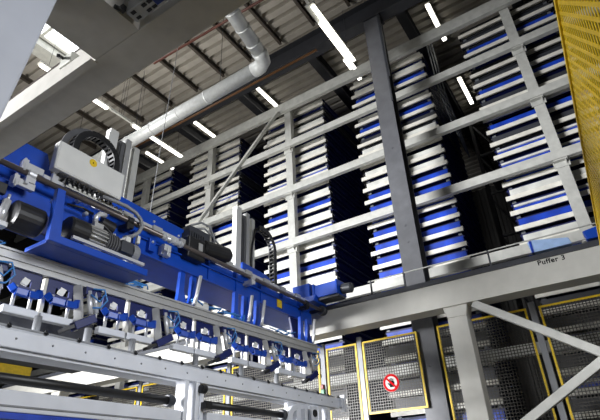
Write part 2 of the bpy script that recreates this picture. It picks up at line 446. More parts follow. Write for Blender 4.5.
for yl in (1.78, 11.5):
    b = MB(); b.box(7.0, 7.26, yl - .14, yl + .14, ZF + .02, 2.02)
    b.prism([(yl - .14, 2.02), (yl + .14, 2.02), (yl + .18, 2.185), (yl - .18, 2.185)], 'x', 7.0, 7.26)
    b.box(6.9, 7.36, yl - .24, yl + .24, ZF, ZF + .02)
    b.build('leg', M['cream'], t, .01)
MB().bar((7.05, 1.52, 2.17), (7.05, -.6, .74), .11, .11, (1, 0, 0)).build('brace', M['rack'], t, .01)
MB().bar((7.16, 1.4, .48), (7.16, -1.2, 1.95), .11, .11, (1, 0, 0)).build('brace', M['rack'], t, .01)
fc = bpy.data.curves.new('lettering', 'FONT'); fc.body = 'Puffer 3'; fc.size = .098; fc.extrude = .001; fc.offset = .0022; fc.space_character = 1.12
fo = bpy.data.objects.new('lettering_source', fc); C.objects.link(fo)
bpy.context.view_layer.update()
me = bpy.data.meshes.new_from_object(fo.evaluated_get(bpy.context.evaluated_depsgraph_get()))
bpy.data.objects.remove(fo)
# seen from -X the reader's right is -Y
Mx = Matrix(((0, 0, -1, 6.998), (-1, 0, 0, .545), (0, 1, 0, 2.488), (0, 0, 0, 1)))
bmx = bmesh.new(); bmx.from_mesh(me); bmx.transform(Matrix.Translation(-Vector(t['_o'])) @ Mx)
bmesh.ops.remove_doubles(bmx, verts=bmx.verts, dist=1e-6)
bmx.to_mesh(me); bmx.free(); me.materials.clear(); me.materials.append(M['ink'])
adj = {v.index: set() for v in me.vertices}
for e in me.edges: adj[e.vertices[0]].add(e.vertices[1]); adj[e.vertices[1]].add(e.vertices[0])
seen = set()
for v in me.vertices:
    if v.index in seen: continue
    comp = set(); todo = [v.index]
    while todo:
        q = todo.pop()
        if q in comp: continue
        comp.add(q); todo += adj[q] - comp
    seen |= comp
    nm = MB(); idx = {q: i for i, q in enumerate(sorted(comp))}
    nm.v = [me.vertices[q].co + Vector(t['_o']) for q in sorted(comp)]
    for p_ in me.polygons:
        if p_.vertices[0] in comp: nm.f.append([idx[q] for q in p_.vertices]); nm.sm.append(False)
    nm.build('letter', M['ink'], t)
bpy.data.meshes.remove(me)
t2 = thing('wrapped_profile', (7.1, .33, 2.702), 'pale blue film-wrapped profile lying on the lettered girder', 'profile')
MB().prism([(.58, 2.702), (.60, 2.87), (.52, 2.89), (.08, 2.80), (.06, 2.702)], 'x', 7.04, 7.2).build('bundle', M['film'], t2, .01)
MB().box(7.03, 7.21, .545, .575, 2.702, 2.878).build('strap', M['tray_blue'], t2)
tag(MB().prism([(-.12, 2.702), (-.10, 2.83), (-.3, 2.86), (-.34, 2.702)], 'x', 7.04, 7.2).build('rail_carriage', M['blue'], bevel=.012),
    'small blue carriage on the lettered girder at its right end', 'carriage')

# ------------------------------------------------------------ wire mesh fence
XFN = 8.0
def fence_panel(y0, y1, z0, z1, label):
    t = thing('mesh_fence', (XFN, (y0 + y1) / 2, z0), label, 'fence', 'wire mesh fence panels')
    f = MB(); r = .03
    f.box(XFN - .015, XFN + .015, y0, y0 + r, z0, z1); f.box(XFN - .015, XFN + .015, y1 - r, y1, z0, z1)
    f.box(XFN - .015, XFN + .015, y0 + r, y1 - r, z0, z0 + r); f.box(XFN - .015, XFN + .015, y0 + r, y1 - r, z1 - r, z1)
    f.build('frame', M['yellow'], t)
    m = MB(); n = int((y1 - y0) / .045)
    for i in range(1, n):
        y = y0 + (y1 - y0) * i / n; m.box(XFN - .004, XFN, y - .006, y + .006, z0 + r, z1 - r)
    n = int((z1 - z0) / .045)
    for i in range(1, n):
        z = z0 + (z1 - z0) * i / n; m.box(XFN, XFN + .004, y0 + r, y1 - r, z - .006, z + .006)
    m.build('wire_mesh', M['mesh'], t)
def fence_post(y, label, h=2.3):
    t = thing('fence_post', (XFN + .02, y, ZF), label, 'post', 'fence posts')
    MB().box(XFN - .02, XFN + .04, y - .045, y + .045, ZF + .01, h).build('shaft', M['grey'], t, .005)
    MB().box(XFN - .07, XFN + .09, y - .08, y + .08, ZF, ZF + .01).build('foot', M['grey'], t)
fence_panel(-.75, .79, -.4, 2.215, 'mesh fence panel furthest right, under the crossing braces')
fence_panel(.97, 2.40, -.4, 2.22, 'mesh fence panel between the dark column and the braced leg')
fence_panel(2.76, 3.80, .98, 2.20, 'mesh fence panel with the round prohibition sign')
fence_panel(3.92, 4.56, -.4, 2.20, 'narrow mesh fence panel right of the gripper end')
fence_panel(4.72, 6.85, -.4, 2.20, 'mesh fence panel behind the gripper clamps')
fence_panel(7.03, 9.6, -.4, 2.2, 'mesh fence panel behind the conveyor, second from the left')
fence_panel(9.78, 12.2, -.4, 2.2, 'mesh fence panel at the far left')
for y, l in ((.88, 'grey fence post right of the braced leg'), (3.86, 'grey fence post left of the prohibition sign'),
             (4.64, 'grey fence post with the red and green switch'), (6.94, 'grey fence post behind the third clamp from the right'),
             (9.69, 'grey fence post at the left beyond the conveyor shaft')):
    fence_post(y, l)
# sign
t = thing('prohibition_sign', (7.97, 3.33, 1.28), 'round red and white no-touching sign on the mesh fence', 'sign')
def disc(x0, x1, cy, cz, r, n=40): return MB().prism([(cy + r * math.cos(2 * PI * i / n), cz + r * math.sin(2 * PI * i / n)) for i in range(n)], 'x', x0, x1)
sy, sz = 3.33, 1.43
disc(7.976, 7.983, sy, sz, .148).build('plate', M['signwhite'], t)
rg = MB(); n = 40; ro, ri = .144, .106
vs = []
for xx in (7.972, 7.9755):
    for rr in (ro, ri): vs += [(xx, sy + rr * math.cos(2 * PI * i / n), sz + rr * math.sin(2 * PI * i / n)) for i in range(n)]
fs = []
for i in range(n):
    j = (i + 1) % n
    fs += [(i, j, n + j, n + i), (2 * n + i, 3 * n + i, 3 * n + j, 2 * n + j), (i, 2 * n + i, 2 * n + j, j), (n + i, n + j, 3 * n + j, 3 * n + i)]
rg.add(vs, fs).build('red_ring', M['signred'], t)
h = MB().prism([(sy + .03, sz - .07), (sy - .045, sz - .07), (sy - .06, sz + .0), (sy - .045, sz + .03), (sy + .03, sz + .03), (sy + .035, sz)], 'x', 7.9735, 7.9755)
for k in range(4):
    yy = sy + .022 - k * .02; h.bar((7.9745, yy, sz + .028), (7.9745, yy, sz + (.065, .075, .072, .06)[k]), .013, .002, (1, 0, 0))
h.bar((7.9745, sy + .03, sz - .04), (7.9745, sy + .062, sz + .005), .016, .002, (1, 0, 0))
h.build('hand_symbol', M['ink'], t)
MB().bar((7.9715, sy + .075, sz + .075), (7.9715, sy - .075, sz - .075), .032, .0015, (1, 0, 0)).build('red_slash', M['signred'], t)
t = thing('safety_switch', (7.94, 4.66, 1.3), 'red and green safety switch on a fence post', 'switch')
MB().box(7.93, 7.979, 4.62, 4.70, 1.40, 1.49).build('green_body', M['green'], t, .01)
MB().box(7.93, 7.979, 4.61, 4.68, 1.26, 1.40).build('black_base', M['black'], t, .01)
MB().box(7.93, 7.979, 4.63, 4.70, 1.49, 1.57).build('red_head', M['switchred'], t, .01)

# ------------------------------------------------------------ gantry on the two runways
G = thing('gantry_crane', (4, 4.2, 2.1), 'blue gantry beam with motors and control box bridging the two runway girders', 'gantry')
b = MB()
b.prism([(4.06, 2.28), (4.62, 2.28), (4.62, 2.62), (4.12, 2.62), (4.10, 2.49), (4.06, 2.46)], 'x', 1.3, 6.72)
b.build('main_beam', M['blue'], G, .012)
b = MB(); b.box(3.0, 6.6, 4.03, 4.058, 2.465, 2.482); b.box(2.2, 6.6, 4.03, 4.058, 2.28, 2.298)
for xx in (4.2, 4.75, 5.3, 5.85, 6.35): b.box(xx, xx + .02, 4.04, 4.1, 2.28, 2.6)
b.build('stiffener', M['blue'], G)
MB().box(1.3, 1.875, 4.0, 4.058, 2.225, 2.25).build('drum_ledge', M['blue'], G)
MB().box(1.3, 2.3, 4.06, 4.10, 2.1, 2.279).build('drum_plate', M['navy'], G)
MB().box(1.05, 1.42, 3.8, 4.5, 2.625, 2.85).build('end_truck', M['blue'], G)
MB().prism([(2.72, 2.621), (3.86, 2.621), (3.86, 2.80), (3.78, 2.86), (2.72, 2.89)], 'y', 4.1, 4.14).build('raised_plate', M['blue'], G, .006)
MB().prism([(1.4, 2.621), (2.15, 2.621), (2.02, 2.8), (1.95, 2.98), (1.4, 2.98)], 'y', 4.15, 4.19).build('gusset_plate', M['blue'], G, .006)
MB().box(1.9, 6.7, 4.02, 4.09, 2.625, 2.66).build('linear_guide', M['steel'], G)
b = MB()
for k in range(9):
    xx = 2.8 + k * .42; b.box(xx, xx + .13, 3.985, 4.02, 2.60, 2.66)
b.each('guide_carriage', M['alu'], G)
MB().cyl((1.35, 3.93, 2.53), (6.93, 3.93, 2.53), .027, 14).build('drive_shaft', M['shaft'], G)
for xx in (1.75, 2.85, 4.95, 6.35):
    b = MB(); b.box(xx - .04, xx + .04, 3.9, 4.058, 2.44, 2.49); b.box(xx - .05, xx - .02, 3.89, 3.93, 2.41, 2.49); b.lathe((xx - .04, 3.93, 2.53), (xx + .04, 3.93, 2.53), [(0, .03), (.1, .043), (.9, .043), (1, .03)], 14)
    b.build('shaft_bearing', M['steel'] if xx not in (2.85, 6.35) else M['black'], G)
b = MB(); b.cyl((3.3, 3.93, 2.53), (3.62, 3.93, 2.53), .032, 14)
for q in range(4): b.lathe((3.34 + q * .075, 3.93, 2.53), (3.375 + q * .075, 3.93, 2.53), [(0, .03), (.2, .042), (.8, .042), (1, .03)], 14)
b.build('shaft_coupling', M['steel'], G)
MB().lathe((6.80, 3.93, 2.53), (6.92, 3.93, 2.53), [(0, .04), (.02, .07), (.3, .082), (.35, .06), (.65, .06), (.7, .082), (.98, .07), (1, .04)], 22).build('wheel', M['dark'], G)
MB().lathe((1.12, 3.93, 2.665), (1.24, 3.93, 2.665), [(0, .05), (.02, .09), (.7, .1), (1, .05)], 22).build('wheel', M['dark'], G)
# bearing cylinders and valve at the left
for (x0, z0) in ((1.70, 2.60), (1.66, 2.415)):
    q = MB().box(x0, x0 + .15, 3.92, 3.97, z0 - .035, z0 + .035); q.box(x0 - .05, x0 - .003, 3.91, 3.99, z0 - .045, z0 + .055); q.cyl((x0 - .03, 3.905, z0 - .07), (x0 - .03, 3.93, z0 + .07), .012, 8)
    q.build('positioning_block', M['steel'], G, .008)
b = MB()
for (xx, zz) in ((2.06, 2.44), (2.10, 2.32), (1.98, 2.24), (2.4, 2.45), (2.3, 2.56), (2.75, 2.35)): b.lathe((xx, 4.0, zz), (xx, 4.062, zz), [(0, .01), (.3, .022), (1, .024)], 10)
b.each('hex_bolt', M['steel'], G)
q = MB().cyl((1.60, 3.93, 1.98), (1.62, 3.93, 2.2), .035, 12); q.cyl((1.62, 3.93, 2.2), (1.625, 3.93, 2.26), .014, 8); q.box(1.56, 1.66, 3.89, 3.97, 1.95, 1.99)
q.build('pneumatic_cylinder', M['steel'], G)
q = MB().lathe((1.66, 3.9, 2.08), (1.93, 3.9, 2.08), [(0, .1), (.04, .13), (.9, .13), (.96, .115), (1, .09)], 24)
q.build('drive_drum', M['black'], G)
# lower bracket carrying the first motor
b = MB(); b.prism([(1.88, 2.36), (1.955, 2.36), (2.0, 1.93), (2.95, 1.93), (2.95, 1.86), (1.90, 1.86)], 'y', 3.66, 3.72)
b.box(1.92, 2.95, 3.72, 4.05, 1.86, 1.90)
b.build('motor_bracket', M['blue'], G, .006)
MB().box(2.13, 2.93, 3.70, 3.735, 1.975, 2.005).build('cover_strip', M['steel'], G)
ax, az = 3.86, 2.135
mo = MB().lathe((2.13, ax, az), (2.33, ax, az), [(0, .06), (.02, .105), (.1, .118), (.96, .118), (1, .1)], 26).build('gear_motor', M['black'], G)
b = MB(); b.cyl((2.33, ax, az), (2.52, ax, az), .08, 24)
for k in range(18):
    a = 2 * PI * k / 18; b.bar((2.335, ax + .1 * math.cos(a), az + .1 * math.sin(a)), (2.515, ax + .1 * math.cos(a), az + .1 * math.sin(a)),   .009, .028, (0, math.cos(a), math.sin(a)))
b.box(2.38, 2.48, ax - .05, ax + .05, az + .1, az + .15); b.build('finned_housing', M['alu'], mo)
pr = []
for k in range(5): pr += [(k / 5 + .02, .085), (k / 5 + .06, .108), (k / 5 + .13, .108), (k / 5 + .18, .085)]
MB().lathe((2.52, ax, az), (2.66, ax, az), pr, 24).build('flange_rings', M['bellows'], mo)
b = MB(); b.cyl((2.66, ax, az), (2.84, ax, az), .085, 22); b.box(2.68, 2.82, ax - .095, ax + .06, az - .06, az + .06); b.build('gearbox', M['dark'], mo)
MB().lathe((2.84, ax, az), (2.93, ax, az), [(0, .095), (.6, .1), (.9, .09), (1, .05)], 24).build('end_cap', M['grey'], mo)
b = MB(); b.rings([(2.40, ax - .02, az + .15), (2.40, ax - .02, az + .22), (2.43, ax - .03, az + .26), (2.50, ax - .01, az + .28)], .026, 10); b.build('cable_elbow', M['steel'], mo)
for xx, z0, z1 in ((2.06, 2.34, 2.52), (2.46, 2.36, 2.5), (2.98, 2.34, 2.5), (3.2, 2.34, 2.5)):
    MB().box(xx, xx + .09, 4.0, 4.058, z0, z1).build('mounting_plate', M['blue'], G, .006)
b = MB()
for xx, zz in ((2.1, 2.40), (2.1, 2.47), (2.5, 2.43), (3.02, 2.42), (3.24, 2.45), (1.5, 2.3), (2.9, 2.78), (3.3, 2.77), (3.7, 2.74)):
    yy = 4.0 if zz < 2.6 else 4.1
    b.lathe((xx, yy - .018, zz), (xx, yy, zz), [(0, .008), (.3, .015), (1, .017)], 8)
b.each('hex_bolt', M['steel'], G)
q = MB().box(3.36, 3.46, 3.93, 4.0, 2.38, 2.46); q.box(3.40, 3.43, 3.92, 4.0, 2.32, 2.44); q.box(3.38, 3.52, 4.0, 4.058, 2.36, 2.47); q.build('limit_switch', M['steel'], G, .005)
q = MB().box(1.45, 1.6, 3.95, 4.0, 2.26, 2.36); q.box(1.44, 1.50, 3.9, 3.96, 2.26, 2.31); q.build('valve_terminal', M['black'], G, .005)
# second gearbox and conduit loop
b = MB().lathe((2.55, 4.02, 2.42), (2.72, 4.02, 2.40), [(0, .04), (.05, .07), (.95, .075), (1, .05)], 18); b.build('encoder', M['black'], G)
MB().rings([(2.45, 3.89, 2.63), (2.6, 3.88, 2.64), (2.74, 3.87, 2.64), (2.86, 3.86, 2.61), (2.93, 3.85, 2.55), (2.955, 3.85, 2.48), (2.93, 3.86, 2.40), (2.87, 3.88, 2.34), (2.80, 3.93, 2.31)], .021, 10).build('flexible_conduit', M['grey'], G)
b = MB(); b.rings([(2.45, 3.95, 2.40), (2.6, 3.93, 2.33), (2.72, 3.92, 2.25), (2.80, 3.92, 2.23)], .012, 8); b.rings([(2.15, 3.95, 2.42), (2.3, 3.93, 2.44), (2.42, 3.93, 2.42)], .012, 8)
b.each('motor_cable', M['black'], G)
MB().box(2.79, 2.85, 3.86, 3.98, 2.24, 2.31).build('connector', M['box'], G, .006)
MB().box(2.93, 2.965, 3.86, 3.90, 2.28, 2.37).build('connector', M['box'], G, .006)
# control box
cb = MB().box(1.915, 2.68, 3.9, 3.995, 2.70, 3.02).build('control_box', M['box'], G, .012)
MB().box(1.93, 2.665, 3.897, 3.8995, 2.715, 3.005).build('box_lid', M['box'], cb)
b = MB()
for k in range(10): b.lathe((2.12 + k * .055, 3.97, 2.70), (2.12 + k * .055, 3.97, 2.645), [(0, .024), (.5, .024), (.55, .017), (1, .017)], 10)
b.each('cable_gland', M['black'], cb); MB().box(2.0, 2.08, 3.94, 4.0, 2.685, 2.70).build('blanking_plate', M['black'], cb)
b = MB(); b.box(2.1, 2.78, 3.96, 4.0, 2.598, 2.615)
for k in range(12): b.box(2.12 + k * .055, 2.15 + k * .055, 3.955, 3.99, 2.615, 2.64)
b.build('terminal_strip', M['signwhite'], cb)
sx, szz = 2.29, 2.99
b = MB().prism([(sx + .044 * math.cos(2 * PI * i / 20), szz - .035 + .044 * math.sin(2 * PI * i / 20)) for i in range(20)], 'y', 3.8955, 3.8968)
b.build('yellow_sticker', M['yellow'], cb)
b = MB(); b.prism([(sx - .008, szz - .04), (sx + .008, szz - .04), (sx, szz - .02)], 'y', 3.8945, 3.8954); b.build('sticker_mark', M['ink'], cb)
b = MB(); b.box(1.97, 2.03, 3.99, 4.03, 2.60, 2.70); b.box(2.55, 2.61, 3.99, 4.03, 2.62, 2.70); b.each('box_foot', M['steel'], cb)
# lift axes
def lift(x0, wf):
    b = MB(); b.box(x0, x0 + .12, 4.5, 4.6, 2.63, 4.05); b.box(x0 - .02, x0 + .02, 4.49, 4.52, 2.63, 3.97); o = b.build('lift_profile', M['box'], G, .006)
    b = MB(); b.box(x0 + .16, x0 + .24, 4.51, 4.6, 2.4, 3.95); b.box(x0 + .17, x0 + .2, 4.485, 4.509, 2.4, 3.9); b.build('guide_rail', M['bellows'], o)
    b = MB(); b.box(x0 + .25, x0 + .33, 4.5, 4.6, 2.4, 4.03); b.build('guide_rail', M['alu'], o, .006)
    b = MB(); b.box(x0 + .38, x0 + .47, 4.5, 4.6, 2.4, 3.98); b.build('lift_tube', M['rack'], o, .006)
lift(2.79, 1); lift(5.27, 1)
MB().prism([(4.95, 2.621), (5.62, 2.621), (5.62, 2.76), (5.5, 2.80), (4.95, 2.82)], 'y', 4.1, 4.14).build('raised_plate', M['blue'], G, .006)
def chain(cx, cz, r, y, x_leg_l, zl, zr, full):
    o = MB()
    pts = [(cx - r, y, zl)] if full else []
    pts += arc(cx, cz, r, PI if full else PI * .62, 0, 14 if full else 9, y) + [(cx + r, y, zr)]
    # resample
    P = []
    for a, bb in zip(pts, pts[1:]):
        a = Vector(a); bb = Vector(bb); L = (bb - a).length; k = max(1, round(L / .07))
        P += [a + (bb - a) * i / k for i in range(k)]
    P.append(Vector(pts[-1]))
    for a, bb in zip(P, P[1:]):
        d = (bb - a); nrm = Vector((d.z, 0, -d.x)).normalized(); m = (a + bb) / 2
        for s in (-.05, .05):
            o.bar(a * 1.02 - bb * .02 + Vector((0, s, 0)), bb * 1.02 - a * .02 + Vector((0, s, 0)), .075, .012, (0, 1, 0))
        for s in (-.03, .03): o.bar(m + nrm * s + Vector((0, -.055, 0)), m + nrm * s + Vector((0, .055, 0)), .025, .01, nrm)
    return o.build('energy_chain', M['black'], G)
chain(2.60, 3.44, .27, 4.42, 0, 2.75, 2.75, True)
ch = [(2.60 + .38 * math.cos(PI - PI * i / 18), 3.44 + .40 * math.sin(PI - PI * i / 18)) for i in range(19)]
ci = [(2.60 + .31 * math.cos(PI * i / 18), 3.44 + .32 * math.sin(PI * i / 18)) for i in range(19)]
b = MB()
for i in range(18):
    a, bb = ch[i], ch[i + 1]; c_, d_ = ci[18 - i - 1], ci[18 - i]
    b.prism([a, bb, c_, d_], 'y', 4.50, 4.515)
b.box(2.22, 2.29, 4.5, 4.515, 2.7, 3.44); b.build('chain_guide', M['bellows'], G)
chain(5.86, 3.5, .32, 4.45, 0, 2.6, 2.66, False)
b = MB(); b.rings([(5.68, 4.45, 3.76), (5.66, 4.5, 3.4), (5.64, 4.5, 2.7)], .02, 8); b.build('motor_cable', M['black'], G)
# second motor: black, on top of the beam
m2 = MB().box(3.72, 4.02, 3.93, 4.2, 2.44, 2.72).build('servo_motor', M['black'], G, .02)
b = MB().lathe((4.02, 4.02, 2.66), (4.55, 4.02, 2.74), [(0, .09), (.05, .12), (.5, .12), (.9, .11), (1, .08)], 18); b.build('motor_barrel', M['black'], m2)
b = MB()
for k in range(7): b.box(3.75 + k * .04, 3.77 + k * .04, 3.95, 4.18, 2.72, 2.80)
b.box(3.78, 4.15, 4.0, 4.16, 2.80, 2.90); b.build('cooling_rib', M['dark'], m2)
b = MB().rings([(3.8, 4.0, 2.9), (3.95, 3.97, 2.99), (4.1, 3.97, 2.99), (4.2, 3.98, 2.9), (4.22, 3.98, 2.78)], .014, 8); b.rings([(3.85, 4.05, 2.9), (4.05, 4.0, 2.95), (4.22, 4.0, 2.88), (4.35, 4.0, 2.82)], .012, 8)
b.build('motor_cable', M['grey'], m2)
MB().box(3.88, 3.95, 3.915, 3.929, 2.56, 2.66).build('rating_plate', M['alu'], m2)
# right-end drive on the runway
e = MB(); e.box(6.62, 6.95, 4.02, 4.36, 2.66, 2.98); e.prism([(6.55, 2.62), (6.98, 2.62), (6.95, 2.75), (6.62, 2.75)], 'y', 3.9, 4.5)
eo = e.build('end_drive', M['blue'], G, .012)
e = MB().box(6.66, 6.96, 3.52, 3.98, 2.70, 2.92); e.box(6.64, 6.97, 3.94, 3.985, 2.68, 2.95); e.box(6.64, 6.97, 3.5, 3.535, 2.69, 2.94); e.build('gearbox', M['blue'], eo, .012)
MB().lathe((6.8, 3.5, 2.80), (6.8, 3.3, 2.78), [(0, .05), (.1, .085), (.9, .085), (1, .06)], 18).build('motor', M['dark'], eo)
MB().box(6.68, 6.92, 3.5, 4.0, 2.655, 2.69).build('skid', M['dark'], eo)
b = MB().box(5.72, 5.84, 4.05, 4.058, 2.34, 2.46); b.build('yellow_label', M['yellow'], G)
# plates tying the beam down to the gripper bar
b_end = MB(); b_end.prism([(6.1, 2.277), (6.5, 2.277), (6.42, 2.0), (6.2, 1.92)], 'y', 4.08, 4.12)
b_end.build('end_bracket', M['navy'], G, .006)

# ------------------------------------------------------------ gripper bar
A0 = Vector((1.15, 4.06, 1.775)); B0 = Vector((6.40, 3.80, 1.775)); D0 = (B0 - A0).normalized(); N0 = Vector((D0.y, -D0.x, 0))   # N0 points to the viewer's side
Gp = thing('gripper_bar', (3.8, 3.93, 1.3), 'long aluminium gripper bar with clamps and suction rollers under the blue gantry', 'gripper')
def at(x, off=0.0, z=0.0):                             # a point beside the bar
    k = (x - A0.x) / D0.x; p = A0 + D0 * k + N0 * off; return Vector((p.x, p.y, z))
b = MB(); c0 = -N0 * .06
for zz, hh in ((1.84, .02), (1.775, .03), (1.712, .02)):
    b.bar(A0 + c0 + Vector((0, 0, zz - 1.775)), B0 + c0 + Vector((0, 0, zz - 1.775)), .13, hh)
b.bar(A0 + c0, B0 + c0, .10, .14)
b.build('profile', M['alu'], Gp)
b = MB()
for k in range(16): 
    p = at(1.5 + k * .31, -.06, 1.699); b.bar(p, p + D0 * .12, .05, .004)
b.each('slot_nut', M['black'], Gp)
for x0 in (3.78, 4.72, 4.98, 6.2):
    b = MB()
    for s in (0, .19):
        b.prism([(x0 + s - .05, 1.868), (x0 + s + .12, 1.868), (x0 + s + .09, 1.95), (x0 + s + .05, 2.05), (x0 + s + .05, 2.277), (x0 + s - .02, 2.277), (x0 + s - .03, 2.0)], 'y', at(x0, -.13).y, at(x0, -.13).y + .05)
    p = at(x0 - .03, -.09, 1.858); b.bar(p, p + D0 * .40, .14, .022)
    b.build('hanger_plate', M['blue'], Gp)
    b = MB(); b.rings([at(x0 + .1, .0, 1.87), at(x0 + .13, .0, 2.0), at(x0 + .17, .0, 2.24)], .022, 10); b.build('lift_cylinder', M['steel'], Gp)
def clamp(x):
    p = at(x, 0, 1.70)
    b = MB(); q = at(x - .05, 0); b.bar(at(x - .11, -.02, 1.70), at(x - .07, .03, 1.36), .05, .07); o = b.build('clamp', M['alu'], Gp)
    b = MB(); b.cyl(at(x - .02, .03, 1.66), at(x + .02, .05, 1.44), .024, 12); b.cyl(at(x + .04, .02, 1.68), at(x + .08, .04, 1.47), .024, 12)
    b.cyl(at(x + .02, .05, 1.44), at(x + .025, .05, 1.38), .011, 8); b.cyl(at(x + .08, .04, 1.47), at(x + .085, .04, 1.4), .011, 8); b.build('clamp_cylinder', M['steel'], o)
    b = MB(); b.bar(at(x + .06, .05, 1.41), at(x - .12, .04, 1.30), .1, .075); o2 = b.build('clamp_foot', M['navy'], o, .006)
    b = MB(); b.bar(at(x - .1, .04, 1.312), at(x - .22, .03, 1.245), .08, .03); b.build('foot_pad', M['black'], o2)
    b = MB(); b.rings([at(x + .0, .06, 1.68), at(x + .1, .09, 1.69), at(x + .15, .08, 1.6), at(x + .1, .07, 1.52), at(x + .02, .07, 1.5)], .009, 6)
    b.rings([at(x - .02, .07, 1.62), at(x + .06, .1, 1.56), at(x + .12, .08, 1.66)], .008, 6); b.each('air_hose', M['hose'], o)
    b = MB(); b.bar(at(x - .06, .0, 1.66), at(x + .1, .0, 1.66), .09, .07); b.build('clamp_head', M['navy'], o)
def unit(x, wd, k):
    o = MB(); o.bar(at(x - wd / 2, -.04, 1.62), at(x - wd / 2 + .08, -.04, 1.62), .02, .16); o.bar(at(x + wd / 2 - .08, -.04, 1.62), at(x + wd / 2, -.04, 1.62), .02, .16)
    o.bar(at(x - wd / 2, -.04, 1.665), at(x + wd / 2, -.04, 1.665), .024, .07); o.bar(at(x - wd / 2, -.04, 1.555), at(x + wd / 2, -.04, 1.555), .024, .03)
    ob = o.build('suction_unit', M['navy'], Gp)
    b = MB(); pz = 1.49
    pts = [at(x - wd / 2, .0, 1.54), at(x - wd / 2 + .03, .03, pz), at(x, .05, pz - .01), at(x + wd / 2 - .03, .03, pz), at(x + wd / 2, .0, 1.54)]
    for p_, q_ in zip(pts, pts[1:]): b.bar(p_, q_, .05, .06)
    b.build('bow_bracket', M['blue'], ob, .006)
    b = MB(); b.bar(at(x - wd / 2 - .02, -.03, 1.345), at(x + wd / 2 + .02, -.03, 1.345), .07, .065); b.build('pressure_bar', M['white'], ob, .008)
    b = MB()
    for s in (-.28, .28): b.cyl(at(x + s * wd, -.03, 1.56), at(x + s * wd, -.03, 1.37), .016, 8)
    b.each('guide_rod', M['steel'], ob)
    b = MB(); b.bar(at(x + wd / 2 + .05, -.06, 1.70), at(x + wd / 2 + .05, -.05, 1.30), .035, .05); b.build('spacer_rod', M['cream'], ob)
    b = MB(); b.bar(at(x - .03, -.04, 1.62), at(x + .02, -.03, 1.60), .03, .06); b.build('valve', M['box'], ob)
cl = [1.70, 2.57, 3.47, 4.37, 5.28, 6.18]
for x in cl: clamp(x)
for i, x in enumerate(cl[:-1]):
    unit(x + .30, .25, i); unit(x + .63, .29, i)
for k, (x, n_) in enumerate(((2.95, 5), (4.05, 4), (4.5, 3), (5.6, 3), (1.45, 4))):
    b = MB(); random.seed(20 + k)
    for q in range(n_):
        pts = [at(x + random.uniform(-.25, .3), random.uniform(-.1, .0), 1.86 + random.uniform(.0, .09)) for _ in range(5)]; pts.sort(key=lambda v: v.x)
        b.rings(pts, .009, 6)
    b.each('air_hose', M['hose'], Gp)
for x in (1.98, 3.9): 
    b = MB(); b.bar(at(x, -.06, 1.89), at(x + .22, -.06, 1.89), .1, .07); b.build('valve_block', M['box'], Gp, .006)

# ------------------------------------------------------------ conveyor
Cv = thing('conveyor', (3.5, 3.5, ZF), 'white roller conveyor frame with dark shafts below the gripper bar', 'conveyor')
b = MB(); b.prism([(3.40, .885), (3.40, 1.0), (3.43, 1.025), (3.52, 1.025), (3.52, .885)], 'x', .6, 6.22); b.box(.6, 6.15, 3.43, 3.62, .862, .885)
fr = b.build('front_rail', M['white'], Cv, .005)
MB().box(.6, 6.15, 3.425, 3.53, 1.026, 1.04).build('top_strip', M['grey'], fr)
b = MB(); b2 = MB()
for k in range(18):
    xx = 1.65 + k * .27
    b.lathe((xx, 3.43, 1.052), (xx, 3.402, 1.022), [(0, .006), (.2, .012), (1, .012)], 8)
    b2.lathe((xx + .06, 3.392, .95), (xx + .06, 3.402, .95), [(0, .004), (.4, .008), (1, .008)], 8)
b.each('bolt', M['black'], fr); b2.each('screw', M['grey'], fr)
for xx in (2.0, 2.45, 2.92, 3.75, 4.5, 5.2):
    MB().cyl((xx, 3.72, 1.0), (xx, 3.72, 1.24), .03, 14).build('stop_pin', M['grey'], Cv)
MB().box(.6, 6.1, 3.66, 3.78, .96, 1.0).build('pin_rail', M['grey'], Cv)
MB().box(1.75, 2.95, 4.4, 4.62, 1.06, 1.52).build('motor_cover', M['dark'], Cv, .01)
MB().cyl((1.0, 3.36, .68), (3.12, 3.36, .68), .034, 16).build('drive_shaft', M['black'], Cv)
MB().lathe((3.07, 3.36, .68), (3.15, 3.36, .68), [(0, .045), (.1, .052), (.55, .052), (.6, .04), (.95, .04), (1, .03)], 20).build('shaft_bearing', M['dark'], Cv)
MB().cyl((3.55, 3.40, .70), (4.88, 3.40, .70), .034, 16).build('drive_shaft', M['black'], Cv)
MB().lathe((4.82, 3.40, .70), (4.93, 3.40, .70), [(0, .05), (.1, .062), (.55, .062), (.6, .05), (1, .03)], 20).build('shaft_bearing', M['dark'], Cv)
b = MB(); b.box(.6, 3.20, 3.30, 3.42, .475, .605); b.build('lower_rail', M['white'], Cv, .008)
b = MB(); b.box(.6, 3.18, 3.292, 3.299, .505, .515); b.build('rail_groove', M['grey'], Cv)
b = MB(); b.box(.6, 2.4, 3.30, 3.42, .435, .472); b.build('blue_skirt', M['tray_blue'], Cv)
b = MB(); b.box(3.56, 5.0, 3.34, 3.46, .44, .62); b.build('lower_rail', M['white'], Cv, .008)
for (x0, ys) in ((3.22, 3.30), (3.36, 3.30), (3.46, 3.34)):
    b = MB(); b.box(x0, x0 + .05, ys, ys + .12, ZF, .86); b.build('leg', M['white'], Cv, .008)
b = MB(); b.lathe((3.38, 3.27, .80), (3.44, 3.27, .80), [(0, .02), (.1, .04), (1, .04)], 12); b.box(3.47, 3.55, 3.27, 3.338, .64, .70); b.each('sensor', M['black'], Cv)
b = MB(); b.prism([(5.0, .86), (5.0, .60), (4.98, .55), (5.45, .55), (5.45, .86)], 'y', 3.42, 3.47)
b.prism([(4.90, .64), (4.94, .74), (5.02, .81), (5.15, .855), (5.15, .79), (5.05, .75), (5.0, .68), (5.0, .6)], 'y', 3.36, 3.42)
b.build('gear_plate', M['white'], Cv, .005)
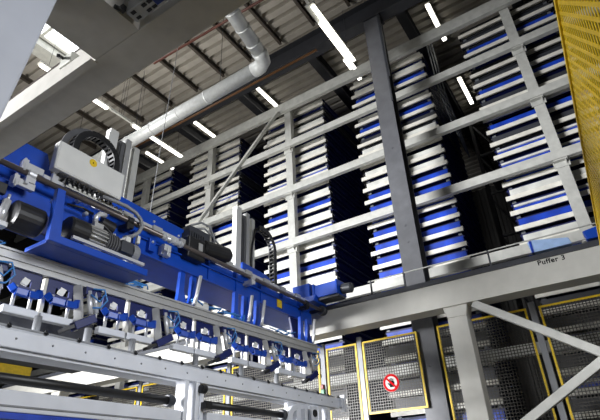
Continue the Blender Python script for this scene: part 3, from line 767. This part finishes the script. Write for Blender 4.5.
for x0 in (5.1, 5.28, 5.44):
    b = MB(); b.box(x0, x0 + .06, 3.36, 3.42, ZF, .80); b.build('leg', M['white'], Cv, .006)
b = MB(); b.box(5.62, 5.72, 3.38, 3.5, ZF, .86); b.box(5.84, 5.94, 3.38, 3.5, ZF, .86); b.each('leg', M['white'], Cv, .006)
b = MB(); b.box(5.40, 5.55, 3.34, 3.36, .68, .84); b.build('switch_plate', M['white'], Cv, .005)
b = MB(); b.lathe((5.47, 3.322, .76), (5.47, 3.34, .76), [(0, .04), (1, .045)], 14); b.build('switch_knob', M['black'], Cv)
b = MB(); b.box(6.22, 6.34, 3.36, 3.54, .90, 1.02); b.box(6.26, 6.3, 3.33, 3.4, .84, 1.06); b.build('end_stop', M['white'], Cv, .006)

t = thing('barrier_bar', (3.6, 7.5, ZF), 'yellow barrier bar behind the conveyor at the lower left edge', 'barrier')
MB().box(2.6, 4.09, 7.45, 7.55, 1.57, 1.71).build('crossbar', M['yellow'], t, .008)
MB().box(2.7, 2.8, 7.46, 7.54, ZF, 1.57).build('post', M['yellow'], t)

# ------------------------------------------------------------ near portal of the machine
P = thing('machine_portal', (1.2, 3, ZF), 'large grey steel portal with girder and post close at the upper left', 'portal')
b = MB(); b.box(1.07, 1.28, .2, 9, 2.2, 2.36); b.box(1.12, 1.26, .2, 9, 2.36, 2.54); b.build('runway_girder', M['portal'], P, .006)
MB().box(1.045, 1.09, 2.03, 9, 2.192, 2.2).build('flange_lip', M['portal'], P)
MB().box(1.12, 1.24, .2, 9, 2.54, 2.56).build('rail', M['shaft'], P)
b = MB(); b.box(.2, 1.07, 1.65, 2.02, 2.2, 2.215); b.box(.2, 1.07, 1.65, 1.66, 2.215, 2.4); b.box(.2, 1.07, 2.01, 2.02, 2.215, 2.4); b.build('cross_beam', M['portal'], P)
ex = lambda z: .600 - .081 * (1.856 - z)
b = MB(); b.prism([(ex(ZF) - .5, ZF), (ex(ZF), ZF), (ex(2.198), 2.198), (ex(2.198) - .5, 2.198)], 'y', 1.55, 2.0); b.build('post', M['post'], P, .01)
t = thing('connector_panel', (1.0, 1.48, 2.2), 'small grey connector panel with a blue display on the portal girder', 'panel')
b = MB(); b.box(.955, 1.033, 1.15, 1.615, 2.19, 2.33); b.build('housing', M['alu'], t, .005)
b = MB()
for k, yy in enumerate((1.58, 1.50, 1.46, 1.35, 1.32, 1.22)):
    b.box(.966, .985, yy - .016, yy + .012, 2.186, 2.189); b.box(1.004, 1.02, yy - .016, yy + .012, 2.186, 2.189)
b.each('socket', M['black'], t)
MB().box(.98, 1.015, 1.375, 1.44, 2.185, 2.1895).build('display', M['lcd'], t)
b = MB(); b.box(.90, 1.03, 1.5, 1.61, 2.331, 2.42); b.box(.90, .97, 1.25, 1.45, 2.331, 2.40); b.each('mount', M['steel'], t, .006)
b = MB().cyl((.955, 1.63, 2.215), (.90, 1.635, 2.20), .012, 8); b.box(.93, .955, 1.615, 1.64, 2.2, 2.24); b.build('latch', M['black'], t)
tag(MB().rings([(.77, 1.56, 2.32), (.80, 1.53, 2.36), (.83, 1.47, 2.5), (.80, 1.40, 2.7), (.78, 1.3, 2.9)], .018, 10).build('air_hose', M['hose']),
    'blue air hose rising at the top edge beside the connector panel', 'hose')
t = thing('girder_clamp', (1.11, 2.36, 2.37), 'small white clamp with a dark bar on the portal girder near the rooflight', 'clamp')
MB().box(1.06, 1.118, 2.30, 2.42, 2.362, 2.45).build('jaw', M['fixture'], t, .005)
MB().bar((1.0, 2.33, 2.37), (1.06, 2.41, 2.45), .02, .02).build('handle', M['black'], t)

# ------------------------------------------------------------ yellow mesh guard close at the right
Y0 = Vector((.5, -.211, 0)); Y1 = Vector((4.6, -.121, 0)); dY = (Y1 - Y0).normalized(); zt = 1.4
t = thing('mesh_guard', (2.5, -.167, ZF), 'yellow expanded-metal guard panel close at the right edge', 'guard')
MB().bar(Y0 + Vector((0, 0, zt - .012)), Y1 + Vector((0, 0, zt - .012)), .016, .024).build('frame', M['yellow'], t)
MB().bar(Y1 + Vector((0, 0, ZF)), Y1 + Vector((0, 0, zt)), .03, .03).build('frame_post', M['yellow'], t)
MB().bar(Y0 + Vector((0, 0, ZF)), Y0 + Vector((0, 0, zt)), .03, .03).build('frame_post', M['yellow'], t)
b = MB(); L = (Y1 - Y0).length; cx, cz = .05, .028
nx = int(L / cx); nz = int(1.4 / cz)
for i in range(nx):
    for j in range(nz):
        a = Y0 + dY * (i * cx + (cx / 2 if j % 2 else 0)); z = zt - .024 - j * cz
        b.bar(a + Vector((0, 0, z)), a + dY * cx / 2 + Vector((0, 0, z - cz)), .0115, .002, (dY.y, -dY.x, 0))
        b.bar(a + Vector((0, 0, z)), a - dY * cx / 2 + Vector((0, 0, z - cz)), .0115, .002, (dY.y, -dY.x, 0))
b.build('expanded_mesh', M['yellow'], t)

for o in list(bpy.data.objects):
    if '_o' in o: del o['_o']
